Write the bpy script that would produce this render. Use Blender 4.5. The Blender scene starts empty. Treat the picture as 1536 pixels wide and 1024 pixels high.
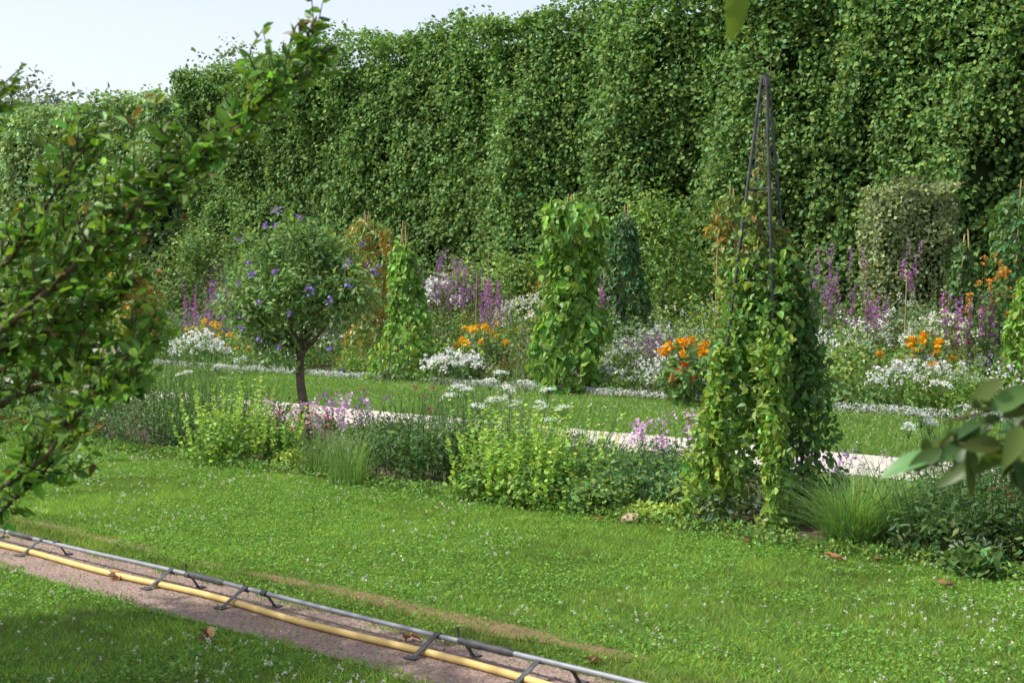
import bpy, math, numpy as np
from mathutils import Vector
rng = np.random.default_rng(7)
scene = bpy.context.scene

# ------------------------------------------------------------------ helpers
DU = np.array([-0.729, 0.684, 0.0])   # garden axis (paths, beds, hedge run along this)
DV = np.array([0.684, 0.729, 0.0])    # across the garden
def UV(u, v, z=0.0):
    u = np.asarray(u, float); v = np.asarray(v, float); z = np.asarray(z, float)
    u, v, z = np.broadcast_arrays(u, v, z)
    return u[..., None]*DU + v[..., None]*DV + z[..., None]*np.array([0, 0, 1.0])
def nrm(a):
    return a/np.maximum(np.linalg.norm(a, axis=-1, keepdims=True), 1e-9)
_grid = rng.random((32, 32, 32))
def noise(x, y, z=0.0):
    x, y, z = np.broadcast_arrays(np.asarray(x, float), np.asarray(y, float), np.asarray(z, float))
    xi, yi, zi = np.floor(x).astype(int), np.floor(y).astype(int), np.floor(z).astype(int)
    fx, fy, fz = x-xi, y-yi, z-zi
    fx, fy, fz = [f*f*(3-2*f) for f in (fx, fy, fz)]
    r = 0
    for a in (0, 1):
        for b in (0, 1):
            for c in (0, 1):
                w = (fx if a else 1-fx)*(fy if b else 1-fy)*(fz if c else 1-fz)
                r = r + w*_grid[(xi+a) % 32, (yi+b) % 32, (zi+c) % 32]
    return r

class Acc:
    def __init__(s): s.v=[]; s.q=[]; s.c=[]; s.m=[]; s.n=0
    def add(s, V, Q, C, m=0):
        V = np.asarray(V, float).reshape(-1, 3); Q = np.asarray(Q, int).reshape(-1, 4)
        C = np.asarray(C, float)
        if C.ndim == 1: C = np.tile(C, (len(V), 1))
        s.v.append(V); s.q.append(Q+s.n); s.c.append(C); s.m.append(np.full(len(Q), m)); s.n += len(V)

def make(name, acc, mats, smooth=False, parent=None):
    V = np.concatenate(acc.v); Q = np.concatenate(acc.q); C = np.concatenate(acc.c); M = np.concatenate(acc.m)
    me = bpy.data.meshes.new(name)
    me.vertices.add(len(V)); me.vertices.foreach_set("co", V.astype(np.float32).ravel())
    me.loops.add(len(Q)*4); me.loops.foreach_set("vertex_index", Q.astype(np.int32).ravel())
    me.polygons.add(len(Q)); me.polygons.foreach_set("loop_start", (np.arange(len(Q))*4).astype(np.int32))
    me.polygons.foreach_set("material_index", M.astype(np.int32))
    me.polygons.foreach_set("use_smooth", (M > 0) if not smooth else np.ones(len(Q), bool))
    at = me.attributes.new("Col", 'FLOAT_COLOR', 'POINT')
    at.data.foreach_set("color", np.concatenate([np.clip(C, 0, 1), np.ones((len(C), 1))], 1).astype(np.float32).ravel())
    for m in mats: me.materials.append(m)
    me.update(calc_edges=True)
    ob = bpy.data.objects.new(name, me); scene.collection.objects.link(ob)
    if parent: ob.parent = parent
    return ob

GREEN_GAIN = 1.55
def vary(col, n, b=0.22, h=0.12):
    col = np.asarray(col, float)
    if col[1] > col[0]*1.12 and col[1] > col[2]*1.2 and col[1] < 0.4: col = col*GREEN_GAIN+np.array([0.005, 0.006, 0.009])
    k = np.exp(rng.normal(0, b, (n, 1)))
    hh = rng.normal(0, h, n)
    c = col[None, :]*k
    c[:, 0] *= 1+hh*1.3; c[:, 2] *= 1-hh
    return np.clip(c, 0.002, 0.9)

def leaves(acc, P, D, N, L, W, C, m=0, fold=0.15, six=False, wp=0.42):
    P = np.asarray(P, float); n = len(P)
    D = nrm(D); S = nrm(np.cross(D, N)); N = np.cross(S, D)
    L = np.broadcast_to(np.asarray(L, float), (n,))[:, None]; W = np.broadcast_to(np.asarray(W, float), (n,))[:, None]/2
    if six:
        tip = P+D*L-N*L*0.12
        l1 = P+D*L*0.22+S*W*0.85+N*W*fold*2; r1 = P+D*L*0.22-S*W*0.85+N*W*fold*2
        l2 = P+D*L*0.62+S*W*0.8+N*W*fold*1.6; r2 = P+D*L*0.62-S*W*0.8+N*W*fold*1.6
        V = np.stack([P, l1, l2, tip, r2, r1], 1)
        b = np.arange(n)[:, None]*6
        Q = np.concatenate([b+np.array([0, 3, 2, 1]), b+np.array([0, 5, 4, 3])])
        acc.add(V, Q, np.repeat(C, 6, 0), m)
    else:
        V = np.stack([P, P+D*L*wp+S*W+N*W*fold, P+D*L, P+D*L*wp-S*W+N*W*fold], 1)
        acc.add(V, np.arange(n*4).reshape(n, 4), np.repeat(C, 4, 0), m)

def bigleaf(acc, P, D, N, L, W, col, m=0):
    D = nrm(np.asarray(D, float)); S = nrm(np.cross(D, N)); N = np.cross(S, D)
    k = 9; V = []; Q = []
    for i in range(k):
        t = i/(k-1); w = W/2*math.sin(math.pi*min(1, t**0.8*0.97+0.02))**0.8
        c = P+D*L*t-N*L*0.22*t*t
        V += [c-S*w+N*w*0.35, c, c+S*w+N*w*0.35]
    for i in range(k-1):
        Q += [[i*3, i*3+1, i*3+4, i*3+3], [i*3+1, i*3+2, i*3+5, i*3+4]]
    acc.add(V, Q, vary(col, 1, 0.15)[0], m)

def tube(acc, pts, rad, col, m=0, k=6):
    pts = np.asarray(pts, float); n = len(pts)
    rad = np.broadcast_to(np.asarray(rad, float), (n,))
    T = nrm(np.gradient(pts, axis=0))
    ref = np.array([0.31, 0.17, 0.93]) if abs(T[0, 2]) < 0.8 else np.array([1.0, 0.2, 0.1])
    A = nrm(np.cross(T, ref)); B = np.cross(T, A)
    a = np.linspace(0, 2*math.pi, k, endpoint=False)
    V = pts[:, None]+rad[:, None, None]*(np.cos(a)[None, :, None]*A[:, None]+np.sin(a)[None, :, None]*B[:, None])
    Q = []
    for i in range(n-1):
        for j in range(k):
            Q.append([i*k+j, i*k+(j+1) % k, (i+1)*k+(j+1) % k, (i+1)*k+j])
    acc.add(V, Q, col, m)

def smoothpath(pts, n=12):
    pts = np.asarray(pts, float); t = np.linspace(0, len(pts)-1, n); i = np.clip(t.astype(int), 0, len(pts)-2); f = (t-i)[:, None]
    P = np.vstack([2*pts[0]-pts[1], pts, 2*pts[-1]-pts[-2]])
    a, b, c, d = P[i], P[i+1], P[i+2], P[i+3]
    return 0.5*((2*b)+(-a+c)*f+(2*a-5*b+4*c-d)*f**2+(-a+3*b-3*c+d)*f**3)

def stems(acc, A, B, w, C, m=0):
    A = np.asarray(A, float); B = np.asarray(B, float); n = len(A)
    D = nrm(B-A); S = nrm(np.cross(D, rng.normal(size=(n, 3)))); S2 = np.cross(D, S)
    for s in (S, S2):
        V = np.stack([A-s*w, A+s*w, B+s*w*0.6, B-s*w*0.6], 1)
        acc.add(V, np.arange(n*4).reshape(n, 4), np.repeat(C, 4, 0), m)

def bush(acc, c, r, n, L, col, W=None, up=0.5, inner=0.45, b=0.25, h=0.12, lump=0.35, ls=2.2, zmin=0.02, rj=0.6):
    c = np.asarray(c, float); r = np.asarray(r, float)
    d = nrm(rng.normal(size=(n, 3)))
    rr = inner+(1-inner)*rng.random(n)**0.6
    off = rng.random(3)*20
    lm = 1+lump*(noise(d[:, 0]*ls+off[0], d[:, 1]*ls+off[1], d[:, 2]*ls+off[2])-0.5)*2
    P = c+d*r*(rr*lm)[:, None]
    P[:, 2] = np.maximum(P[:, 2], zmin+rng.random(n)*0.05)
    N = nrm(d*0.6+np.array([0, 0, up])+rng.normal(size=(n, 3))*rj)
    D = rng.normal(size=(n, 3)); D -= N*(D*N).sum(1)[:, None]; D = nrm(D)+np.array([0, 0, -0.15])
    l = L*rng.uniform(0.6, 1.25, n)
    leaves(acc, P, D, N, l, (W if W else L*0.6)*l/L, vary(col, n, b, h))

def petals(acc, ctr, r, col, k=8, b=0.12, flat=1.0, s=0.8):
    ctr = np.asarray(ctr, float).reshape(-1, 3); n = len(ctr)*k
    P = np.repeat(ctr, k, 0); D = nrm(rng.normal(size=(n, 3))*np.array([1, 1, flat])+np.array([0, 0, 0.25]))
    N = nrm(rng.normal(size=(n, 3))+np.array([0, 0, 1.2]))
    rr = np.repeat(np.broadcast_to(np.asarray(r, float), (len(ctr),)), k)
    P = P+D*rr[:, None]*0.25
    leaves(acc, P, D, N, rr, rr*s, vary(col, n, b, 0.05), wp=0.6)

def spikes(acc, c, R, n, H, per, L, col, W=None, lean=0.25, z0=0.1, flare=0.4, taper=0.5, stemw=0.003, b=0.2):
    c = np.asarray(c, float)
    a = rng.random(n)*2*math.pi; q = np.sqrt(rng.random(n))*R
    B = c+np.stack([np.cos(a)*q, np.sin(a)*q, np.zeros(n)], 1)
    h = H*rng.uniform(0.6, 1.12, n)
    T = B+np.stack([np.cos(a)*q*lean*2+rng.normal(0, 0.04, n), np.sin(a)*q*lean*2+rng.normal(0, 0.04, n), h], 1)
    stems(acc, B, T, stemw, vary(np.asarray(col)*0.8, n))
    t = (z0+(1-z0)*(np.arange(per)+0.5)/per)[None, :]+rng.normal(0, 0.01, (n, per))
    P = (B[:, None]+(T-B)[:, None]*t[..., None]).reshape(-1, 3); m = len(P)
    az = rng.random(m)*2*math.pi
    D = np.stack([np.cos(az), np.sin(az), np.full(m, flare)], 1)
    N = nrm(np.array([0, 0, 1.0])+rng.normal(size=(m, 3))*0.3)
    l = L*(1-taper*np.clip(t.reshape(-1), 0, 1))*rng.uniform(0.7, 1.2, m)
    leaves(acc, P, D, N, l, (W if W else L*0.6)*l/L, vary(col, m, b))
    return T

def tuft(acc, c, n, H, spread, col, w=0.004, R=0.08, droop=0.9, seg=4):
    c = np.asarray(c, float)
    a = rng.random(n)*2*math.pi; q = np.sqrt(rng.random(n))*R
    B = c+np.stack([np.cos(a)*q, np.sin(a)*q, np.zeros(n)], 1)
    a2 = a+rng.normal(0, 0.5, n)
    s = spread*rng.uniform(0.1, 1.2, n); h = H*rng.uniform(0.4, 1.15, n)
    side = np.stack([-np.sin(a2), np.cos(a2), np.zeros(n)], 1)
    C = vary(col, n, 0.25); pts = []
    for i in range(seg+1):
        t = i/seg
        p = B+np.stack([np.cos(a2)*s*t**1.7, np.sin(a2)*s*t**1.7, h*(1.5*t-droop*0.75*t*t)], 1)
        ww = w*(1-t)**0.7*0.5+0.0004
        pts.append(p-side*ww); pts.append(p+side*ww)
    V = np.stack(pts, 1); k = 2*(seg+1); b = np.arange(n)[:, None]*k
    Q = np.concatenate([b+np.array([2*i, 2*i+1, 2*i+3, 2*i+2]) for i in range(seg)])
    acc.add(V, Q, np.repeat(C, k, 0))

# ------------------------------------------------------------------ materials
def new_mat(name):
    m = bpy.data.materials.new(name); m.use_nodes = True; nt = m.node_tree; nt.nodes.clear()
    return m, nt, nt.nodes, nt.links
def leaf_mat(name, rough=0.5, spec=0.3, trans=0.35, tint=(1.15, 1.18, 0.6)):
    m, nt, N, Lk = new_mat(name)
    out = N.new('ShaderNodeOutputMaterial'); at = N.new('ShaderNodeAttribute'); at.attribute_name = "Col"
    p = N.new('ShaderNodeBsdfPrincipled'); p.inputs['Roughness'].default_value = rough
    p.inputs['Specular IOR Level'].default_value = spec
    tr = N.new('ShaderNodeBsdfTranslucent'); mx = N.new('ShaderNodeMixShader'); mx.inputs[0].default_value = trans
    mul = N.new('ShaderNodeVectorMath'); mul.operation = 'MULTIPLY'; mul.inputs[1].default_value = tint
    Lk.new(at.outputs['Color'], p.inputs['Base Color']); Lk.new(at.outputs['Color'], mul.inputs[0])
    Lk.new(mul.outputs[0], tr.inputs['Color'])
    Lk.new(p.outputs[0], mx.inputs[1]); Lk.new(tr.outputs[0], mx.inputs[2]); Lk.new(mx.outputs[0], out.inputs[0])
    return m
def surf_mat(name, c1, c2, scale=5, rough=0.9, bump=0.3, c3=None, scale2=60, metal=0.0, spec=0.3, bscale=None):
    m, nt, N, Lk = new_mat(name)
    out = N.new('ShaderNodeOutputMaterial'); p = N.new('ShaderNodeBsdfPrincipled')
    p.inputs['Roughness'].default_value = rough; p.inputs['Metallic'].default_value = metal
    p.inputs['Specular IOR Level'].default_value = spec
    tc = N.new('ShaderNodeTexCoord')
    n1 = N.new('ShaderNodeTexNoise'); n1.inputs['Scale'].default_value = scale; n1.inputs['Detail'].default_value = 8
    Lk.new(tc.outputs['Object'], n1.inputs['Vector'])
    r = N.new('ShaderNodeValToRGB'); r.color_ramp.elements[0].position = 0.35; r.color_ramp.elements[1].position = 0.65
    r.color_ramp.elements[0].color = (*c1, 1); r.color_ramp.elements[1].color = (*c2, 1)
    Lk.new(n1.outputs['Fac'], r.inputs['Fac'])
    col = r.outputs['Color']
    vo = N.new('ShaderNodeTexVoronoi'); vo.inputs['Scale'].default_value = scale2
    Lk.new(tc.outputs['Object'], vo.inputs['Vector'])
    if c3 is not None:
        mx = N.new('ShaderNodeMix'); mx.data_type = 'RGBA'; mx.blend_type = 'MIX'
        sp = N.new('ShaderNodeSeparateColor'); Lk.new(vo.outputs['Color'], sp.inputs[0])
        mp = N.new('ShaderNodeMath'); mp.operation = 'MULTIPLY'; mp.inputs[1].default_value = 0.8
        Lk.new(sp.outputs[0], mp.inputs[0]); Lk.new(mp.outputs[0], mx.inputs['Factor'])
        Lk.new(col, mx.inputs['A']); mx.inputs['B'].default_value = (*c3, 1); col = mx.outputs['Result']
    Lk.new(col, p.inputs['Base Color'])
    if bump:
        n2 = N.new('ShaderNodeTexNoise'); n2.inputs['Scale'].default_value = bscale or scale2; n2.inputs['Detail'].default_value = 5
        Lk.new(tc.outputs['Object'], n2.inputs['Vector'])
        bp = N.new('ShaderNodeBump'); bp.inputs['Strength'].default_value = bump; bp.inputs['Distance'].default_value = 0.02
        Lk.new(n2.outputs['Fac'], bp.inputs['Height']); Lk.new(bp.outputs[0], p.inputs['Normal'])
    Lk.new(p.outputs[0], out.inputs[0])
    return m

M_leaf = leaf_mat("foliage")
M_gloss = leaf_mat("glossy_foliage", rough=0.42, spec=0.32, trans=0.38)
M_hedge = leaf_mat("hedge_foliage", rough=0.55, spec=0.22, trans=0.32)
M_grass = leaf_mat("grass_blades", rough=0.6, spec=0.2, trans=0.42)
M_petal = leaf_mat("petals", rough=0.6, spec=0.2, trans=0.35, tint=(1, 1, 1))
M_bark = surf_mat("bark", (0.09, 0.065, 0.045), (0.17, 0.13, 0.09), scale=14, scale2=40, bump=0.6)
M_twig = surf_mat("dark_bark", (0.05, 0.035, 0.022), (0.10, 0.07, 0.04), scale=14, scale2=40, bump=0.6)
M_lawn = surf_mat("lawn_ground", (0.08, 0.14, 0.022), (0.12, 0.195, 0.032), scale=1.3, scale2=90, c3=(0.09, 0.12, 0.03), bump=0.6)
M_soil = surf_mat("soil", (0.05, 0.038, 0.024), (0.09, 0.065, 0.04), scale=4, scale2=30, bump=0.8)
M_gravel = surf_mat("red_gravel", (0.18, 0.115, 0.09), (0.30, 0.205, 0.165), scale=3.5, scale2=75, c3=(0.36, 0.28, 0.24), bump=1.0, bscale=45)
M_bare = surf_mat("bare_earth", (0.19, 0.11, 0.06), (0.27, 0.165, 0.09), scale=6, scale2=60, c3=(0.12, 0.13, 0.04), bump=0.8)
M_path = surf_mat("pale_gravel", (0.50, 0.46, 0.39), (0.62, 0.58, 0.50), scale=2, scale2=60, c3=(0.45, 0.41, 0.35), bump=0.4)
M_hose = surf_mat("yellow_hose_rubber", (0.56, 0.40, 0.13), (0.66, 0.49, 0.19), scale=8, rough=0.55, scale2=20, bump=0.05)
M_pipe = surf_mat("grey_pipe", (0.22, 0.23, 0.26), (0.30, 0.31, 0.34), scale=9, rough=0.45, metal=0.2, scale2=30, bump=0.05)
M_dark = surf_mat("dark_metal", (0.03, 0.033, 0.036), (0.08, 0.085, 0.085), scale=12, rough=0.5, scale2=30, bump=0.1)
M_core = surf_mat("painted_core_shade", (0.016, 0.028, 0.009), (0.032, 0.052, 0.016), scale=2, rough=1, scale2=8, bump=0.5, spec=0)  # dark filler inside hedge and topiary, interior shade painted in
M_rock = surf_mat("rock", (0.40, 0.27, 0.19), (0.50, 0.38, 0.28), scale=12, scale2=40, bump=0.5)
M_cane = surf_mat("bamboo_cane", (0.30, 0.22, 0.10), (0.40, 0.30, 0.15), scale=12, scale2=40, bump=0.1)

# ------------------------------------------------------------------ ground sheets
def sheet(name, u0, u1, v0, v1, z, mat, nu=60, wob=0.0, ws=1.0, nv=1):
    a = Acc(); us = np.linspace(u0, u1, nu+1)
    e0 = v0+wob*(noise(us*ws, 3.3)-0.5)*2; e1 = v1+wob*(noise(us*ws, 9.7)-0.5)*2
    V = np.stack([UV(us, e0, z), UV(us, e1, z)], 1)
    Q = [[2*i, 2*i+1, 2*i+3, 2*i+2] for i in range(nu)]
    a.add(V, Q, (0.1, 0.1, 0.1)); return make(name, a, [mat])
a = Acc()
a.add([[-1500, -300, 0], [1500, -300, 0], [1500, 2000, 0], [-1500, 2000, 0]], [[0, 1, 2, 3]], (0.05, 0.1, 0.02))
make("lawn_ground", a, [M_lawn])
sheet("gravel_path", -10, 60, 4.12, 4.74, 0.004, M_gravel, 400, 0.04, 2.5)
BARE = [(5.9, 5.10, 0.80, 0.10), (5.0, 5.06, 0.50, 0.12), (6.6, 5.04, 0.30, 0.06), (4.2, 5.08, 0.25, 0.06), (8.3, 5.05, 0.5, 0.055), (9.3, 5.10, 0.6, 0.06), (10.8, 5.0, 0.9, 0.07), (7.3, 4.98, 0.2, 0.04)]
a = Acc()
us = np.linspace(3, 13, 260); hw = np.zeros_like(us)
for (cu, cv, ru, rv) in BARE: hw = np.maximum(hw, rv*np.sqrt(np.clip(1.3-((us-cu)/ru)**2, 0, 1.3)))
n1 = 0.05*(noise(us*5, 3.1)-0.5)*(hw > 0); n2 = 0.05*(noise(us*5, 8.1)-0.5)*(hw > 0)
V = np.stack([UV(us, 5.06-hw-n1, 0.004), UV(us, 5.06+hw+n2, 0.004)], 1); Q = [[2*i, 2*i+1, 2*i+3, 2*i+2] for i in range(259) if hw[i] > 0.03 and hw[i+1] > 0.03]
a.add(V, Q, (0.1, 0.1, 0.1)); make("bare_earth_patches", a, [M_bare])
sheet("near_bed_soil", -5, 60, 7.95, 10.9, 0.004, M_soil, 300, 0.12, 1.2)
sheet("white_path", -20, 120, 11.4, 12.9, 0.008, M_path, 300, 0.07, 1.3)
sheet("far_bed_soil", -20, 120, 17.1, 27.5, 0.004, M_soil, 200, 0.15, 0.8)
sheet("hedge_path", -20, 120, 27.6, 30.0, 0.004, M_soil, 100, 0.1, 0.8)

# ------------------------------------------------------------------ grass
def region(n, y0, y1, k=0.5):
    Y = np.sqrt(rng.random(n)*(y1**2-y0**2)+y0**2); X = (rng.random(n)*2-1)*k*Y
    P = np.stack([X, Y, np.zeros(n)], 1); return P, P@DU, P@DV
LAWN = (0.118, 0.212, 0.028)
a = Acc()
P, u, v = region(620000, 4.6, 16.5, 0.46)
keep = (v < 8.05+0.15*(noise(u*2, 1.1)-0.5))
gr = (v > 4.16+0.10*(noise(u*5, 2.2)-0.5)) & (v < 4.70+0.14*(noise(u*4, 5.2)-0.5))
keep &= ~(gr & (rng.random(len(v)) > 0.02+0.06*(noise(u*6, v*9, 2.2) > 0.62)))
bd = np.zeros(len(u))
for (cu, cv, ru, rv) in BARE:
    bd = np.maximum(bd, 1.35-np.sqrt(((u-cu)/ru)**2+((v-cv)/rv)**2)*1.1+1.6*(noise(u*7, v*13, 4.4)-0.5))
keep &= ~(rng.random(len(v)) < np.clip(bd, 0, 0.88))
P, u, v = P[keep], u[keep], v[keep]; n = len(P)
pat = noise(u*1.2, v*1.2, 0.5); pat2 = noise(u*5, v*5, 7.5); pat3 = noise(u*14, v*14, 3.5)
h = (0.012+0.014*pat2+0.011*rng.random(n)); w = 0.0035+0.004*rng.random(n)
verge = (v > 4.70) & (v < 4.98); h = np.where(verge, h*1.4, h)
az = rng.random(n)*2*math.pi; side = np.stack([np.cos(az), np.sin(az), np.zeros(n)], 1)*w[:, None]/2
lean = rng.normal(size=(n, 3))*0.7*h[:, None]; lean[:, 2] = h
C = vary(LAWN, n, 0.27, 0.12)
C *= (0.66+0.5*pat+0.42*(pat2-0.4)+0.5*(pat3-0.5)).clip(0.3, 1.6)[:, None]
dry = (pat2 > 0.58) & (rng.random(n) < 0.22); C[dry] = C[dry]*np.array([1.5, 1.1, 1.4])
C[verge] *= np.array([0.85, 0.75, 0.9])
V = np.stack([P-side, P+side, P+lean+side*0.25, P+lean-side*0.25], 1)
a.add(V, np.arange(n*4).reshape(n, 4), np.repeat(C, 4, 0))
P, u, v = region(230000, 4.6, 15, 0.46)
keep = (v < 8.0) & ((v > 4.74) | (v < 4.1)) & (noise(u*1.5+9, v*1.5, 2.5)+0.4*(noise(u*6, v*6, 5.5)-0.5) > 0.45) & ~((v > 4.93) & (v < 5.2) & (u < 7.2) & (rng.random(len(u)) < 0.85))
P = P[keep]; n = len(P); P[:, 2] = 0.012+0.022*rng.random(n)
N = nrm(np.array([0, 0, 1.0])+rng.normal(size=(n, 3))*0.45); D = np.cross(N, rng.normal(size=(n, 3)))
leaves(a, P, D, N, rng.uniform(0.010, 0.024, n), rng.uniform(0.010, 0.020, n), vary((0.112, 0.218, 0.036), n, 0.25))
make("lawn_grass", a, [M_grass])
a = Acc(); P, u, v = region(8500, 4.8, 16, 0.46)
keep = (v < 7.9) & ((v > 5.2) | (v < 4.05)) & (noise(u*0.9, v*1.2, 6.5)+0.4*(noise(u*3.5, v*3.5, 1.5)-0.5)+rng.random(len(u))*0.4 > 0.72)
P = P[keep]; P[:, 2] = 0.028+0.02*rng.random(len(P))
petals(a, P, rng.uniform(0.006, 0.013, len(P)), (0.68, 0.67, 0.58), k=7)
make("clover_flowers", a, [M_petal])
a = Acc(); n = 150000
u = rng.uniform(4, 36, n); v = rng.uniform(12.85, 17.2, n); P = UV(u, v)
pat = noise(u*0.8, v*0.8, 3.5)
h = 0.04*rng.uniform(0.6, 1.4, n); w = rng.uniform(0.008, 0.016, n)
az = rng.random(n)*6.28; side = np.stack([np.cos(az), np.sin(az), 0*az], 1)*w[:, None]/2
lean = rng.normal(size=(n, 3))*0.7*h[:, None]; lean[:, 2] = h
C = vary((0.105, 0.192, 0.034), n, 0.22)*(0.75+0.5*pat)[:, None]
a.add(np.stack([P-side, P+side, P+lean+side*0.2, P+lean-side*0.2], 1), np.arange(n*4).reshape(n, 4), np.repeat(C, 4, 0))
n = 3200; u = rng.uniform(5, 32, n); v = 17-4*rng.random(n)**1.6; k = noise(u*0.6, v, 8.5) > 0.42
P = UV(u[k], v[k], 0.04); petals(a, P, 0.014, (0.6, 0.6, 0.52), k=4, b=0.1)
make("middle_lawn_grass", a, [M_grass])
a = Acc(); n = 5000; u = rng.uniform(3, 11.5, n); v = rng.uniform(4.14, 4.72, n); P = UV(u, v, 0.008)
s = rng.uniform(0.003, 0.009, n)
leaves(a, P, rng.normal(size=(n, 3))*[1, 1, 0.2], rng.normal(size=(n, 3))*0.5+[0, 0, 1], s*1.6, s*1.3, vary((0.34, 0.26, 0.22), n, 0.4, 0.1), wp=0.5, fold=-0.4)
make("gravel_stones", a, [M_petal])

# ------------------------------------------------------------------ hose and pipe
hose = Acc(); us = np.linspace(-6, 14, 320)
vv = 4.435+0.035*(noise(us*1.1, 0.7)-0.5)*2+0.012*np.sin(us*3.1)
tube(hose, UV(us, vv, 0.024), 0.0175, (0.6, 0.4, 0.1), k=10)
make("garden_hose", hose, [M_hose], smooth=True)
e = bpy.data.objects.new("irrigation_pipe", None); scene.collection.objects.link(e)
a = Acc(); us = np.linspace(-6, 14, 120); PZ = 0.088
tube(a, UV(us, 4.53+0.006*np.sin(us*1.3), PZ+0.004*np.sin(us*2.1)), 0.0125, (0.3, 0.3, 0.3), k=10)
make("pipe", a, [M_pipe], smooth=True, parent=e)
a = Acc()
for cu in (8.62, 6.56, 4.39, 2.3, 10.8):
    us = np.linspace(cu-0.16, cu+0.16, 9)
    r = np.array([0.013, 0.020, 0.020, 0.0175, 0.0175, 0.0175, 0.020, 0.020, 0.013])
    tube(a, UV(us, 4.53+0.006*np.sin(us*1.3), PZ+0.004*np.sin(us*2.1)), r, (0.05, 0.05, 0.05), k=10)
    p = UV(cu+0.2, 4.53, PZ); tube(a, np.array([p, p+[0, 0, 0.045]]), 0.004, (0.05, 0.05, 0.05))
    tube(a, np.array([p+[0, 0, 0.04], p+[0, 0, 0.058]]), [0.009, 0.007], (0.05, 0.05, 0.05), k=8)
make("couplings", a, [M_dark], smooth=True, parent=e)
def strip(acc, p, q, wd, th=0.004):
    p = np.asarray(p, float); q = np.asarray(q, float); d = nrm(q-p); s = DU*wd/2; n = nrm(np.cross(d, DU))*th/2
    V = [p-s-n, p+s-n, p+s+n, p-s+n, q-s-n, q+s-n, q+s+n, q-s+n]
    acc.add(V, [[0, 1, 2, 3], [7, 6, 5, 4], [0, 4, 5, 1], [1, 5, 6, 2], [2, 6, 7, 3], [3, 7, 4, 0]], (0.1, 0.1, 0.1))
a = Acc()
for cu in (8.35, 6.9, 6.2, 4.72, 4.08, 2.8):
    c = UV(cu, 4.53, PZ+0.012)
    strip(a, c, UV(cu, 4.475, 0.072), 0.03); strip(a, UV(cu, 4.475, 0.072), UV(cu+0.02, 4.395, 0.012), 0.028)
    strip(a, UV(cu+0.02, 4.395, 0.010), UV(cu+0.02, 4.355, 0.010), 0.07)
    c = UV(cu-0.16, 4.53, PZ+0.010)
    strip(a, c, UV(cu-0.16, 4.565, 0.055), 0.028); strip(a, UV(cu-0.16, 4.565, 0.055), UV(cu-0.16, 4.60, 0.008), 0.025)
    strip(a, UV(cu-0.16, 4.595, 0.009), UV(cu-0.16, 4.635, 0.009), 0.05)
    for du in (0, -0.16):
        us = np.array([cu+du-0.02, cu+du+0.02]); tube(a, UV(us, 4.53, PZ), 0.0165, (0.1, 0.1, 0.1), k=10)
make("brackets", a, [M_dark], parent=e)

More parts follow.
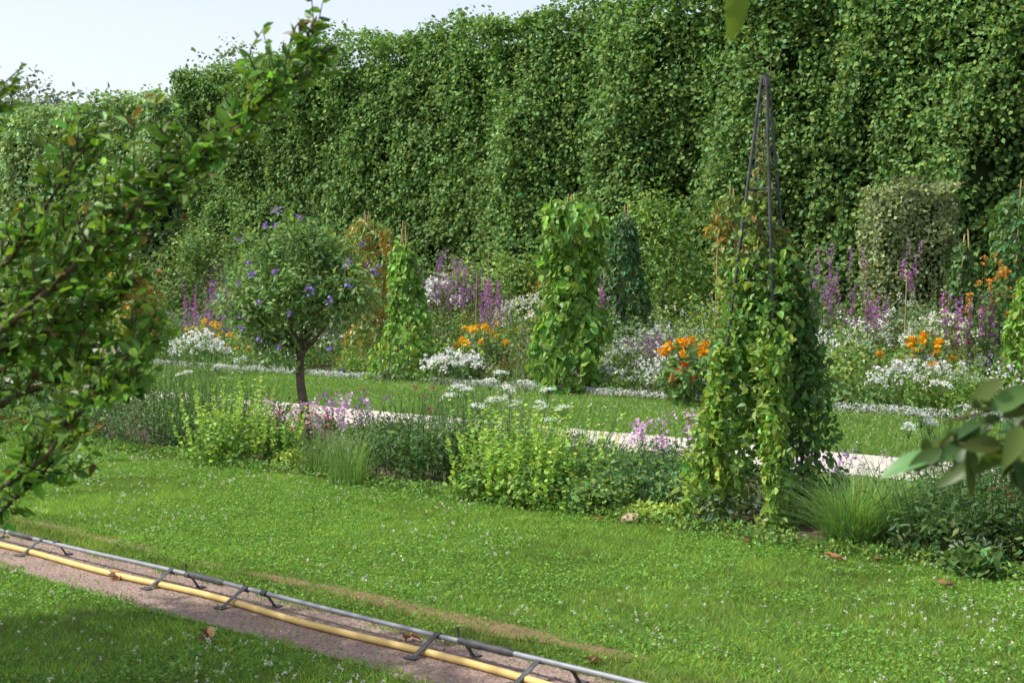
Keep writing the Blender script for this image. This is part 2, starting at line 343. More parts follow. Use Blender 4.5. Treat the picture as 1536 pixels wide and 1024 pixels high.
# ------------------------------------------------------------------ hedge
def hedge(name, u0, u1, v0, H, thick, ncl, L, col, endcap=True, hv=0.0, per=18, zlow=0.5):
    a = Acc()
    def disp(u, z):
        return 1.3*(noise(u/1.9+3+z*0.06, z/5.0)-0.4)+0.8*(noise(u/0.9, z/1.3, 5.5)-0.4)
    def top(u): return H+hv*(u-u0)/(u1-u0)+1.1*(noise(u/2.6, 2.5)-0.5)+0.6*(noise(u/0.5, 8.5)-0.5)
    def emit(P, out, n_per, rad, cb):
        n = len(P)
        ax = nrm(out*0.6+np.array([0, 0, 0.8])+rng.normal(size=(n, 3))*0.35)
        idx = np.repeat(np.arange(n), n_per); m = len(idx)
        t = rng.random(m)
        Q = P[idx]+ax[idx]*(t*rad*2.0)[:, None]+rng.normal(size=(m, 3))*rad*(0.75-0.45*t)[:, None]
        N = nrm(out[idx]*0.55+np.array([0, 0, 0.5])+rng.normal(size=(m, 3))*0.6)
        D = rng.normal(size=(m, 3)); D -= N*(D*N).sum(1)[:, None]; D = nrm(D)+np.array([0, 0, -0.4])
        l = L*rng.uniform(0.55, 1.2, m)
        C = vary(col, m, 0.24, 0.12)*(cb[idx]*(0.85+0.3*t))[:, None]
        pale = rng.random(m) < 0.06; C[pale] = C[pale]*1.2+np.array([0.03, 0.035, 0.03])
        leaves(a, Q, D, N, l, l*0.78, C, wp=0.45)
    u = rng.uniform(u0, u1, ncl); z = zlow+(H-zlow)*rng.random(ncl)
    dn = noise(u/0.9+7, z/1.4, 1.5)
    k = rng.random(ncl) < 0.25+1.25*dn; u, z, dn = u[k], z[k], dn[k]
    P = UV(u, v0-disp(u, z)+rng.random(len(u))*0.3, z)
    emit(P, np.tile(-DV, (len(u), 1)), per, 0.20*L/0.14, 0.75+0.5*noise(u/2.5, z/2.5, 9.5)+0.3*(z/H)**3)  # leaf colour brightened with height to paint the sunlit top
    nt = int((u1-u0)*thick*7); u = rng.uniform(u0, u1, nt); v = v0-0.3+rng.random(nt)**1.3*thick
    emit(UV(u, v, top(u)-0.15+rng.random(nt)*0.15), np.tile(np.array([0, 0, 1.0]), (nt, 1)), per, 0.22*L/0.15, np.full(nt, 1.25))  # crown leaves painted brighter for sunlight on the top
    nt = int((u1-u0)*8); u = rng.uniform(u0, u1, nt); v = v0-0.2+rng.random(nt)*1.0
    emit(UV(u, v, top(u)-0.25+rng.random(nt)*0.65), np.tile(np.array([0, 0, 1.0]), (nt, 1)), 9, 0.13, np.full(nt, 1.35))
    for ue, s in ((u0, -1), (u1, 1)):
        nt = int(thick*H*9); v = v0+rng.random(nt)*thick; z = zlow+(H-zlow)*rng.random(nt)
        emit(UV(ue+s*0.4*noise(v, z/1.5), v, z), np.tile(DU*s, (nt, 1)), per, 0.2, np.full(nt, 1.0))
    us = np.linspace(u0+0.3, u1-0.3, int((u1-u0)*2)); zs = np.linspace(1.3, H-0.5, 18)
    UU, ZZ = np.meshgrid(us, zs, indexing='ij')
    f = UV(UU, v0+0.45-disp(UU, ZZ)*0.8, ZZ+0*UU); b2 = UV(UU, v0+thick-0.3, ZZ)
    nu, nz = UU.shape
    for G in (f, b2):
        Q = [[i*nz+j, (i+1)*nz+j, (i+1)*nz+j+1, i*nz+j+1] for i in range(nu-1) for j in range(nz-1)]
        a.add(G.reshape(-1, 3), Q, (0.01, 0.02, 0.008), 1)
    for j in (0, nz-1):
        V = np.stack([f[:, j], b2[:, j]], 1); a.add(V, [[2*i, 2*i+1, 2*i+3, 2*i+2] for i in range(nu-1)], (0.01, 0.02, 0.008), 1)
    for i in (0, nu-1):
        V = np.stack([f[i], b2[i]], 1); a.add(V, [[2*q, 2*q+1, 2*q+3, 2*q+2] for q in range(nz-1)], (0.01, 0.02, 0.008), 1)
    for tu in np.arange(u0+1.5, u1, 3.5):
        tv = v0+thick*0.4
        tube(a, UV(np.array([tu, tu+0.05, tu-0.03]), tv, np.array([0, 1.2, 3.0])), [0.2, 0.15, 0.13], (0.1, 0.08, 0.06), 2, 8)
    make(name, a, [M_hedge, M_core, M_bark])
hedge("clipped_hedge", 7, 45, 30.5, 9.35, 3.0, 16000, 0.14, (0.078, 0.140, 0.031), per=20)
hedge("clipped_hedge", 47.5, 100, 31.2, 8.8, 3.0, 8500, 0.21, (0.115, 0.175, 0.065), hv=1.0, per=15)  # paler, greyer leaf colour has distance haze painted in

# ------------------------------------------------------------------ trees beyond
def tree(name, base, H, r, n, L, col, lean=(0, 0), r0=0.2, mats=None, nl=7, crown_z=None, b=0.25):
    a = Acc(); base = np.asarray(base, float); cz = crown_z or H*0.62
    top = base+np.array([lean[0], lean[1], cz])
    tube(a, smoothpath([base, base*0.5+top*0.5+np.array([r0*0.4, 0, 0]), top], 8), np.linspace(r0, r0*0.5, 8), (0.1, 0.08, 0.05), 1, 9)
    rz = (H-cz)
    for i in range(nl):
        an = i*2.4+rng.random(); el = rng.uniform(-0.25, 0.6)
        cc = top+np.array([math.cos(an)*r*0.55, math.sin(an)*r*0.55, rz*el])
        st = base+(top-base)*0.75
        tube(a, smoothpath([st, (st+cc)/2+[0, 0, -0.05*r], cc], 6), np.linspace(r0*0.5, r0*0.12, 6), (0.1, 0.08, 0.05), 1, 6)
        bush(a, cc, (r*0.55, r*0.55, rz*0.5), n//(nl+1), L, col, inner=0.2, lump=0.4, b=b)
    bush(a, top+np.array([0, 0, rz*0.45]), (r*0.6, r*0.6, rz*0.55), n//(nl+1), L, col, inner=0.2, lump=0.4, b=b)
    make(name, a, mats or [M_leaf, M_bark])
tree("background_tree", (-13.8, 75, 0), 14.3, 4.0, 12000, 0.30, (0.10, 0.15, 0.06), r0=0.3)
tree("background_tree", (-37, 108, 0), 17.6, 6.5, 14000, 0.48, (0.09, 0.125, 0.08), r0=0.4)
tree("background_tree", (-48, 118, 0), 17.0, 8, 14000, 0.48, (0.09, 0.125, 0.08), r0=0.4)
tree("background_tree", (-27, 100, 0), 14.5, 6, 9000, 0.48, (0.09, 0.13, 0.075), r0=0.4)
tree("shade_tree", (-4.7, 5.9, 0), 5.0, 1.25, 7500, 0.12, (0.06, 0.12, 0.03), r0=0.1, crown_z=3.7)

# ------------------------------------------------------------------ shrubs behind far bed
def shrub(name, c, r, n, L, col, mats=None, **k):
    a = Acc(); c = np.asarray(c, float); r = np.asarray(r, float)
    bush(a, c, r*0.85, n//2, L, col, **k)
    for i in range(7):
        d = nrm(rng.normal(size=3)+[0, 0, 0.5]); bush(a, c+d*r*0.62, r*rng.uniform(0.3, 0.5), n//12, L, np.asarray(col)*rng.uniform(0.85, 1.2), inner=0.1, lump=0.5)
    for i in range(16):
        d = nrm(rng.normal(size=3)*[1, 1, 0.5]+[0, 0, 0.8]); p0 = c+d*r*0.7; m = 12; l = rng.uniform(0.25, 0.6)
        QQ = p0+(d+rng.normal(size=3)*0.2)*np.linspace(0, l, m)[:, None]
        leaves(a, QQ, rng.normal(size=(m, 3))+d, rng.normal(size=(m, 3))+[0, 0, 1], L, L*0.5, vary(col, m))
    for i in range(5):
        an = i*1.3; tube(a, [[c[0]+0.1*math.cos(an), c[1]+0.1*math.sin(an), 0], [c[0]+r[0]*0.5*math.cos(an), c[1]+r[1]*0.5*math.sin(an), c[2]]], [0.03, 0.015], (0.1, 0.08, 0.05), 1, 5)
    make(name, a, mats or [M_leaf, M_bark])
shrub("deciduous_shrub", (-0.4, 36, 1.5), (1.6, 1.1, 1.3), 4200, 0.13, (0.14, 0.215, 0.05), inner=0.3, lump=0.5)
shrub("deciduous_shrub", (3.3, 34.5, 1.9), (1.75, 1.2, 2.15), 7500, 0.12, (0.15, 0.24, 0.055), inner=0.3, lump=0.45)
shrub("deciduous_shrub", (-5.6, 39, 1.8), (1.25, 1.1, 1.95), 4500, 0.12, (0.035, 0.06, 0.025), inner=0.3)
shrub("deciduous_shrub", (-9.3, 42, 1.6), (1.8, 1.4, 1.9), 4500, 0.13, (0.095, 0.155, 0.04), inner=0.3)
shrub("deciduous_shrub", (-7.3, 40, 1.2), (1.3, 1.2, 1.4), 3200, 0.12, (0.06, 0.105, 0.03), inner=0.3)
shrub("deciduous_shrub", (-11.2, 40, 1.1), (1.5, 1.2, 1.3), 3200, 0.12, (0.07, 0.12, 0.03), inner=0.3)
shrub("deciduous_shrub", (-13.5, 44, 1.6), (2.4, 1.6, 2.0), 4500, 0.14, (0.08, 0.14, 0.035), inner=0.3)
shrub("deciduous_shrub", (-3.0, 38, 1.1), (1.7, 1.0, 1.3), 3600, 0.12, (0.07, 0.12, 0.035), inner=0.3)
shrub("deciduous_shrub", (1.4, 36.5, 0.9), (1.3, 1.0, 1.4), 3000, 0.12, (0.06, 0.11, 0.03), inner=0.3)
shrub("silver_shrub", (7.2, 25.5, 0.75), (0.8, 0.6, 0.8), 2600, 0.07, (0.13, 0.18, 0.10), inner=0.3)
shrub("silver_shrub", (9.3, 27.5, 0.75), (0.8, 0.6, 0.8), 2400, 0.07, (0.12, 0.19, 0.08), inner=0.3)
shrub("rose_bush", (-1.9, 36, 1.0), (0.9, 0.8, 0.9), 1800, 0.09, (0.06, 0.11, 0.03), inner=0.3)
shrub("rose_bush", (5.6, 29.5, 0.9), (1.0, 0.8, 0.9), 2200, 0.09, (0.07, 0.13, 0.035), inner=0.3)
shrub("rose_bush", (-4.3, 33.5, 0.8), (1.0, 0.8, 0.8), 2200, 0.09, (0.09, 0.16, 0.04), inner=0.3)

# ------------------------------------------------------------------ climbing columns
def column(name, x, y, H, r0, r1, n, L, col, tips=None, canes=0.3, W=None, bulge=0.1, mats=None):
    a = Acc(); t = rng.random(n)**0.9; an = rng.random(n)*2*math.pi
    off = rng.random()*20
    R = (r0+(r1-r0)*t)*(1+bulge*np.sin(t*9+off))*(0.55+0.95*noise(np.cos(an)*1.9+off, np.sin(an)*1.9, t*H*1.9))*(0.6+0.45*rng.random(n)**0.5)
    tt = np.where(t > 0.93, (1-t)/0.07, 1.0)**0.4
    sway = 0.06*np.sin(t*4+off)
    P = np.stack([x+sway+np.cos(an)*R*tt, y+np.sin(an)*R*tt, 0.03+t*H*(1+0.05*(noise(an*2, off)-0.5))], 1)
    out = np.stack([np.cos(an), np.sin(an), 0*an], 1)
    N = nrm(out*0.8+np.array([0, 0, 0.5])+rng.normal(size=(n, 3))*0.5)
    D = np.array([0, 0, -1.0])+rng.normal(size=(n, 3))*0.6+out*0.35
    C = vary(col, n, 0.28)
    if tips is not None:
        k = rng.random(n) < np.clip(noise(t*6+off, an)*1.6-0.45, 0, 1)*0.85; C[k] = vary(tips, k.sum(), 0.25)
    l = L*rng.uniform(0.5, 1.2, n)
    leaves(a, P, D, N, l, (W or L*0.8)*l/L, C, six=True)
    for i in range(4):
        q = i*math.pi/2+0.4
        tube(a, [[x+math.cos(q)*r0*0.6, y+math.sin(q)*r0*0.6, 0], [x+math.cos(q+0.2)*0.04, y+math.sin(q+0.2)*0.04, H+canes*rng.uniform(0.4, 1)]], 0.012, (0.2, 0.15, 0.1), 1, 5)
    for i in range(16):
        q = rng.random()*6.28; tz = rng.uniform(0.05, 1); z = H*tz; l = rng.uniform(0.1, 0.34)*min(1, r0*2); rr = r0+(r1-r0)*tz
        p0 = np.array([x+math.cos(q)*rr*0.8, y+math.sin(q)*rr*0.8, z]); p1 = p0+np.array([math.cos(q)*l, math.sin(q)*l, rng.uniform(-0.15, 0.25)])
        T = smoothpath([p0, (p0+p1)/2+[0, 0, 0.06], p1], 6)
        tube(a, T, 0.005, (0.1, 0.15, 0.04), 1, 4); leaves(a, T, rng.normal(size=(6, 3))+[0, 0, -1], rng.normal(size=(6, 3)), L*0.7, L*0.5, vary(col, 6), six=True)
    make(name, a, mats or [M_gloss, M_cane])
column("bean_column", 0.92, 22.6, 3.05, 0.45, 0.38, 2700, 0.15, (0.115, 0.215, 0.036), W=0.125, canes=0.12)
column("vine_cone", -1.95, 25.8, 2.45, 0.56, 0.12, 1600, 0.13, (0.135, 0.24, 0.040), canes=0.45)
column("vine_column", -2.95, 29.0, 3.0, 0.52, 0.44, 2100, 0.12, (0.14, 0.19, 0.045), tips=(0.46, 0.27, 0.05))
column("vine_cone", 2.33, 29, 3.1, 0.64, 0.18, 2000, 0.14, (0.060, 0.125, 0.042))
column("vine_cone", -8.8, 33, 2.2, 0.65, 0.35, 1500, 0.13, (0.17, 0.22, 0.045), tips=(0.42, 0.28, 0.06))
column("vine_column", 3.95, 25.6, 3.3, 0.42, 0.26, 1900, 0.12, (0.12, 0.18, 0.04), tips=(0.40, 0.24, 0.05))
column("vine_cone", 7.65, 24, 2.4, 0.38, 0.08, 1000, 0.12, (0.065, 0.125, 0.035), canes=0.3)
column("vine_column", 7.95, 22.2, 3.1, 0.42, 0.35, 1800, 0.13, (0.07, 0.135, 0.038))
column("bean_column", 7.45, 20.3, 1.9, 0.36, 0.2, 1100, 0.13, (0.125, 0.225, 0.035))
a = Acc()
for (x, y, h) in ((-0.55, 30, 2.45), (-0.35, 30.1, 1.8), (-0.8, 30.3, 2.0), (0.55, 27, 1.9), (6.6, 24, 1.9), (3.55, 25, 2.6), (-4.3, 31, 1.9)):
    tube(a, [[x, y, 0], [x+0.06, y, h]], 0.011, (0.3, 0.2, 0.1), 0, 5)
make("bamboo_canes", a, [M_cane])
# ivy topiary
a = Acc(); n = 11000; an = rng.random(n)*6.283; t = rng.random(n)
k = rng.random(n) < 0.16; rad = np.where(k, np.sqrt(rng.random(n)), 1.0)
sq = 1.0/np.maximum(np.abs(np.cos(an)), np.abs(np.sin(an)))**0.45
R = 0.84*sq*(0.84+0.28*noise(np.cos(an)*2.4, np.sin(an)*2.4, t*7)+0.08*rng.random(n))*rad
edge = np.clip((t-0.88)/0.12, 0, 1)
z = np.where(k, 3.42+0.35*noise(np.cos(an)*rad*2.5, np.sin(an)*rad*2.5, 3), 0.6+2.9*t)
P = np.stack([7.8+np.cos(an)*R*(1-0.2*edge**2), 28+np.sin(an)*R*(1-0.2*edge**2), z], 1)
out = np.stack([np.cos(an), np.sin(an), 0*an], 1)*(~k)[:, None]+np.array([0, 0, 1.0])*k[:, None]
N = nrm(out+np.array([0, 0, 0.3])+rng.normal(size=(n, 3))*0.7); D = rng.normal(size=(n, 3))
IV = (0.155, 0.19, 0.085)
leaves(a, P, D, N, 0.085, 0.075, vary(IV, n, 0.36, 0.08))
tube(a, [[7.8, 28, 0], [7.8, 28, 1.7], [7.8, 28, 3.3], [7.8, 28, 3.35]], [0.3, 0.66, 0.6, 0.05], (0.02, 0.03, 0.01), 1, 20)
bush(a, (7.8, 28, 3.7), (0.42, 0.3, 0.2), 260, 0.12, (0.10, 0.13, 0.06), inner=0.2)
for i in range(30):
    q = rng.random()*6.28; p0 = np.array([7.8+0.85*math.cos(q), 28+0.85*math.sin(q), rng.uniform(1, 3.6)]); m = 8
    d = np.array([math.cos(q), math.sin(q), rng.uniform(-0.6, 0.9)])*rng.uniform(0.1, 0.25)
    leaves(a, p0+d*np.linspace(0, 1, m)[:, None], rng.normal(size=(m, 3)), rng.normal(size=(m, 3)), 0.085, 0.07, vary(IV, m))
make("ivy_topiary", a, [M_leaf, M_core])

# ------------------------------------------------------------------ far bed filler planting
G1 = (0.080, 0.145, 0.034); G2 = (0.125, 0.21, 0.042); G3 = (0.13, 0.17, 0.10); G4 = (0.050, 0.090, 0.026); G5 = (0.165, 0.23, 0.05)
WHITE = (0.82, 0.82, 0.79)
a = Acc(); f = Acc()
kinds = [("plain", G1), ("plain", G2), ("plain", G4), ("plain", G3), ("white", G1), ("white", G2), ("whitefoam", G3), ("mauve", G1), ("yellow", G2), ("orange", G1), ("pink", G1), ("plain", G5), ("rust", G1), ("tall", G2), ("tallwhite", G1), ("tallpurple", G1)]
wts = np.array([9, 9.5, 4, 5, 2.4, 2.2, 1.8, 2.2, 1.6, 1.7, 1.2, 5.5, 1.6, 5, 1.8, 1.4]); wts = wts/wts.sum()
cell = {}
for i in range(1450):
    v = 17.3+10*rng.random()**1.15; u = rng.uniform(0.36*v, 2.15*v)
    key = (int(u/1.3+noise(u, v)*1.5), int(v/1.0+noise(u, v, 5)*1.2))
    if key not in cell: cell[key] = (rng.choice(len(kinds), p=wts), rng.uniform(0.7, 1.5))
    kind, g = kinds[cell[key][0]]
    if rng.random() < 0.15: kind, g = kinds[rng.integers(4)]
    H = (0.30+0.085*(v-17)+rng.random()*0.2)*cell[key][1]; r = rng.uniform(0.22, 0.5)
    if v < 18: H *= 0.7
    p = UV(u, v)
    far = p[1] > 32
    nl = 75 if far else 135
    g = np.asarray(g)*rng.uniform(0.85, 1.15)
    if kind.startswith("tall"):
        T = spikes(a, (p[0], p[1], 0), r*0.8, 12, H*1.5, 14, 0.10, g, W=0.03)
        if kind == "tallwhite": petals(f, T, 0.06, WHITE, k=7)
        if kind == "tallpurple" and v > 20:
            TT = np.concatenate([T-[0, 0, 0.05*j] for j in range(7)]); petals(f, TT, 0.035, (0.45, 0.15, 0.48), k=4, b=0.25)
        nl = nl//2
    bush(a, (p[0], p[1], H*0.5), (r, r, H*0.55), nl, 0.08 if not far else 0.12, g, inner=0.35, lump=0.5, W=0.035 if kind != "plain" else 0.05)
    m = {"white": 24, "whitefoam": 42, "mauve": 24, "yellow": 9, "orange": 6, "pink": 14, "rust": 22}.get(kind, 0)
    if m:
        an = rng.random(m)*6.28; q = np.sqrt(rng.random(m))*r*1.05
        F = np.stack([p[0]+np.cos(an)*q, p[1]+np.sin(an)*q, H*(1.08-0.5*(q/r)**2)+rng.normal(0, 0.06, m)], 1); F[:, 2] = np.maximum(F[:, 2], 0.08)
        col = {"white": WHITE, "whitefoam": (0.7, 0.7, 0.68), "mauve": (0.42, 0.32, 0.54), "yellow": (0.75, 0.6, 0.08), "orange": (0.8, 0.34, 0.02), "pink": (0.6, 0.28, 0.42), "rust": (0.22, 0.09, 0.04)}[kind]
        rr = {"white": 0.042, "whitefoam": 0.026, "mauve": 0.03, "yellow": 0.04, "orange": 0.05, "pink": 0.032, "rust": 0.036}[kind]
        petals(f, F, rr, col, k=5)
make("border_perennials", a, [M_leaf]); make("border_flowers", f, [M_petal])
a = Acc(); n = 8000
u = rng.uniform(6, 34, n); v = 17.0+rng.random(n)*0.4*noise(u*1.5, 2.2); k = noise(u*0.7, 5.5) > 0.47; u, v = u[k], v[k]
petals(a, UV(u, v, 0.03+0.09*rng.random(len(u))), 0.026, (0.72, 0.74, 0.72), k=3)
n = 6000; u = rng.uniform(6, 34, n); v = 16.95+rng.random(n)*0.5
P = UV(u, v, 0.02+0.1*rng.random(n)); leaves(a, P, rng.normal(size=(n, 3))+[0, 0, 0.8], rng.normal(size=(n, 3))+[0, 0, 1], 0.06, 0.03, vary((0.12, 0.18, 0.07), n, 0.3))
make("white_edging_flowers", a, [M_petal])

def flower_clump(name, x, y, r, H, n, fr, col, green=G1, k=9, nleaf=260, L=0.09, zs=0.06, ry=None, top=True):
    a = Acc(); ry = ry or r
    bush(a, (x, y, H*0.48), (r, ry, H*0.52), nleaf, L, green, inner=0.3)
    an = rng.random(n)*6.28; q = np.sqrt(rng.random(n))
    F = np.stack([x+np.cos(an)*q*r*1.05, y+np.sin(an)*q*ry*1.05, H*(1.02-0.35*q**2)+rng.normal(0, zs, n)], 1)
    B = F.copy(); B[:, 2] = H*0.4
    stems(a, B, F, 0.004, vary(green, n))
    petals(a, F, fr*rng.uniform(0.7, 1.2, n), col, k=k)
    make(name, a, [M_petal])
flower_clump("white_phlox", -1.0, 24.6, 0.55, 0.50, 110, 0.055, WHITE)
flower_clump("white_phlox", -6.0, 27.3, 0.55, 0.75, 90, 0.055, WHITE)
flower_clump("white_phlox", 0.3, 30, 0.7, 1.45, 100, 0.055, (0.75, 0.76, 0.62), green=G2)
flower_clump("white_cosmos", 5.6, 19.3, 0.75, 0.62, 120, 0.045, WHITE, nleaf=800, L=0.07)
flower_clump("white_cosmos", 6.6, 21.8, 0.7, 1.2, 80, 0.045, (0.72, 0.74, 0.6), nleaf=800, L=0.07, green=G2)
flower_clump("white_cosmos", 4.7, 23.5, 0.7, 1.0, 70, 0.04, WHITE, nleaf=600, green=G2)
flower_clump("white_cosmos", 3.0, 26, 0.9, 0.95, 100, 0.032, (0.7, 0.72, 0.7), green=G3, nleaf=600)
flower_clump("white_cosmos", -4.2, 29.5, 0.8, 0.8, 60, 0.045, WHITE)
flower_clump("white_roses", -1.85, 35.5, 0.8, 1.85, 60, 0.09, WHITE, green=G1, nleaf=300)
flower_clump("orange_marigolds", 2.55, 20.8, 0.45, 0.92, 15, 0.07, (0.85, 0.38, 0.01), k=26, nleaf=480, L=0.12, green=(0.08, 0.15, 0.03))
flower_clump("orange_marigolds", 5.95, 21.0, 0.65, 0.88, 16, 0.07, (0.85, 0.40, 0.01), k=26, nleaf=480, L=0.12)
flower_clump("orange_marigolds", -0.55, 25.6, 0.5, 1.0, 20, 0.06, (0.85, 0.50, 0.03), k=20, nleaf=300, L=0.12, green=G2)
flower_clump("orange_marigolds", -6.7, 31, 0.7, 0.9, 20, 0.06, (0.85, 0.5, 0.04), k=14, nleaf=300, L=0.12, green=G2)
flower_clump("orange_helenium", 7.25, 21.6, 0.35, 2.0, 34, 0.05, (0.72, 0.28, 0.04), k=9, nleaf=420, L=0.1, zs=0.14)
flower_clump("red_dahlia", 2.42, 20.0, 0.2, 0.60, 6, 0.06, (0.7, 0.02, 0.01), k=18, nleaf=260, L=0.1)
flower_clump("orange_zinnias", 0.9, 32, 0.7, 1.9, 40, 0.04, (0.5, 0.20, 0.06), nleaf=400)
def loosestrife(x, y, H, n=16, r=0.28, col=(0.48, 0.15, 0.47)):
    a = Acc(); spikes(a, (x, y, 0), r, n, H, 16, 0.09, G1, W=0.025, lean=0.3)
    T = spikes(a, (x, y, H*0.05), r, n, H, 1, 0.02, G1)
    m = 55; idx = np.repeat(np.arange(n), m); t = rng.random(n*m)
    P = T[idx]; P[:, 2] -= t*H*0.36; P[:, :2] += rng.normal(size=(n*m, 2))*0.018
    leaves(a, P, rng.normal(size=(n*m, 3)), rng.normal(size=(n*m, 3)), 0.032, 0.032, vary(col, n*m, 0.3))
    make("purple_loosestrife", a, [M_petal])
loosestrife(7.0, 21.8, 1.4, 28, 0.32); loosestrife(-6.85, 32, 1.65, 30, 0.45); loosestrife(-0.45, 30, 1.65, 22, 0.28)
loosestrife(1.85, 29, 1.75, 16, 0.25); loosestrife(-3.9, 32, 1.7, 16, 0.3); loosestrife(6.2, 25.2, 1.4, 10, 0.3)

# ------------------------------------------------------------------ near bed
a = Acc(); f = Acc()
for i in range(270):
    v = rng.uniform(8.1, 10.9); u = rng.uniform(1.5, 24); p = UV(u, v)
    g = np.array([G1, G2, G4, G3, G1][rng.integers(5)]); H = rng.uniform(0.16, 0.38)*(0.75 if v > 9.8 else 1)
    bush(a, (p[0], p[1], H*0.45), (0.22, 0.22, H*0.6), 140, 0.06, g, inner=0.2, lump=0.5, W=rng.choice([0.02, 0.035]))
n = 20000; u = rng.uniform(1.5, 24, n); v = 8.0+0.3*(noise(u*1.8, 4.1)-0.35)+rng.normal(0, 0.11, n)
P = UV(u, v, 0.012+0.07*rng.random(n)); leaves(a, P, rng.normal(size=(n, 3))+[0, 0, 0.5], rng.normal(size=(n, 3))*0.6+[0, 0, 1], 0.034, 0.022, vary((0.10, 0.18, 0.032), n, 0.3, 0.14))
make("groundcover_plants", a, [M_leaf])

def bells(x, y, R, H, n, col=(0.225, 0.345, 0.065), ry=None):
    a = Acc(); spikes(a, (x, y, 0), R, n, H, 26, 0.055, col, W=0.05, lean=0.3, flare=0.5, taper=0.35, b=0.18)
    bush(a, (x, y, H*0.3), (R*1.05, R*1.0, H*0.38), 900, 0.06, (0.12, 0.205, 0.038), inner=0.2)
    make("bells_of_ireland", a, [M_leaf])
bells(-2.75, 13.6, 0.38, 0.76, 50); bells(-2.25, 13.75, 0.2, 0.5, 14)
bells(0.0, 11.5, 0.34, 0.76, 46); bells(0.42, 11.35, 0.30, 0.68, 36); bells(-0.25, 11.2, 0.2, 0.54, 20); bells(0.15, 10.95, 0.25, 0.46, 22)
def leafy(name, x, y, R, H, n, per, L, col, W=None, extra=None, mats=None, nb=500):
    a = Acc(); spikes(a, (x, y, 0), R, n, H, per, L, col, W=W, lean=0.35, flare=0.35, taper=0.4)
    bush(a, (x, y, H*0.35), (R, R, H*0.4), nb, L*0.9, np.asarray(col)*0.85, W=W, inner=0.1)
    if extra is not None:
        T = spikes(a, (x, y, 0), R*0.9, extra[1], H*1.05, 1, 0.02, col); petals(a, T, extra[2], extra[0], k=extra[3])
    make(name, a, mats or [M_leaf])
leafy("phlox_plant", -0.85, 12.35, 0.38, 0.74, 42, 13, 0.10, (0.06, 0.12, 0.03), W=0.03, extra=((0.45, 0.05, 0.16), 5, 0.025, 8))
leafy("phlox_plant", -0.45, 12.3, 0.24, 0.66, 18, 13, 0.09, (0.055, 0.11, 0.03), W=0.03)
leafy("phlox_plant", -1.2, 13.6, 0.3, 0.6, 28, 13, 0.09, (0.06, 0.12, 0.03), W=0.03)
leafy("aster_plant", -3.75, 14.8, 0.5, 0.92, 54, 14, 0.08, (0.06, 0.12, 0.038), W=0.022)
leafy("aster_plant", -3.1, 14.6, 0.35, 0.72, 36, 14, 0.08, (0.08, 0.145, 0.04), W=0.022)
leafy("aster_plant", -4.9, 15.6, 0.6, 0.95, 50, 14, 0.08, (0.055, 0.11, 0.032), W=0.025)
leafy("aster_plant", -6.3, 17.0, 0.7, 1.0, 50, 14, 0.09, (0.06, 0.12, 0.035), W=0.025)
for i, (X, Y) in enumerate(((-8.6, 22.2), (-7.4, 21.0), (-6.3, 20.0), (-5.3, 19.1), (-4.5, 18.4), (-3.8, 17.7), (-3.1, 17.0))):
    leafy("salvia_plant", X, Y, 0.55, 0.72, 48, 12, 0.08, (0.085, 0.155, 0.042), W=0.025, extra=(WHITE, 5, 0.02, 6))
for (X, Y, H) in ((-1.15, 15.0, 0.50), (-0.7, 14.7, 0.62), (-0.25, 14.4, 0.66), (0.15, 14.0, 0.62), (0.5, 13.6, 0.55), (0.0, 13.2, 0.56), (-0.5, 13.7, 0.6), (0.75, 13.2, 0.4)):
    leafy("salvia_plant", X, Y, 0.38, H, 38, 12, 0.07, (0.09, 0.165, 0.05), W=0.018, extra=(WHITE, 6, 0.016, 6))
leafy("sage_plant", 0.95, 11.1, 0.36, 0.50, 44, 10, 0.075, (0.09, 0.17, 0.055), W=0.035)
leafy("sage_plant", 0.62, 10.7, 0.25, 0.34, 30, 8, 0.07, (0.12, 0.21, 0.045), W=0.045)
leafy("sage_plant", 1.25, 10.75, 0.22, 0.34, 24, 8, 0.06, (0.08, 0.16, 0.055), W=0.03)
leafy("phlox_plant", 1.35, 11.6, 0.3, 0.5, 28, 10, 0.09, (0.055, 0.11, 0.03), W=0.03)
leafy("dark_shrub", 2.75, 8.95, 0.28, 0.46, 42, 12, 0.085, (0.055, 0.11, 0.026), W=0.032, mats=[M_gloss])
leafy("dark_shrub", 3.15, 9.0, 0.32, 0.58, 54, 12, 0.09, (0.05, 0.10, 0.026), W=0.034, mats=[M_gloss], extra=((0.14, 0.03, 0.03), 10, 0.025, 6))
leafy("dark_shrub", 3.75, 9.0, 0.32, 0.55, 40, 12, 0.09, (0.05, 0.10, 0.026), W=0.034, mats=[M_gloss])
leafy("dark_shrub", 3.0, 9.9, 0.35, 0.58, 40, 12, 0.09, (0.06, 0.12, 0.03), W=0.034)
leafy("aster_plant", 3.75, 11.0, 0.4, 0.68, 42, 14, 0.08, (0.07, 0.135, 0.038), W=0.022, extra=((0.45, 0.35, 0.6), 6, 0.02, 6))
leafy("aster_plant", 4.3, 11.6, 0.5, 0.68, 42, 14, 0.08, (0.07, 0.135, 0.038), W=0.022)
leafy("broadleaf_plant", 2.75, 8.35, 0.18, 0.16, 14, 6, 0.11, (0.08, 0.15, 0.035), W=0.07)
for (x, y, r, h) in ((-2.05, 13.3, 0.2, 0.17), (1.1, 10.25, 0.2, 0.13), (0.95, 10.45, 0.12, 0.10)):
    a = Acc(); bush(a, (x, y, h*0.5), (r, r*0.7, h*0.6), 500, 0.045, (0.24, 0.31, 0.055), inner=0.1); make("golden_oregano", a, [M_leaf])
def ftuft(name, x, y, n, H, s, col, **k):
    a = Acc(); tuft(a, (x, y, 0), n, H, s, col, **k); make(name, a, [M_grass])
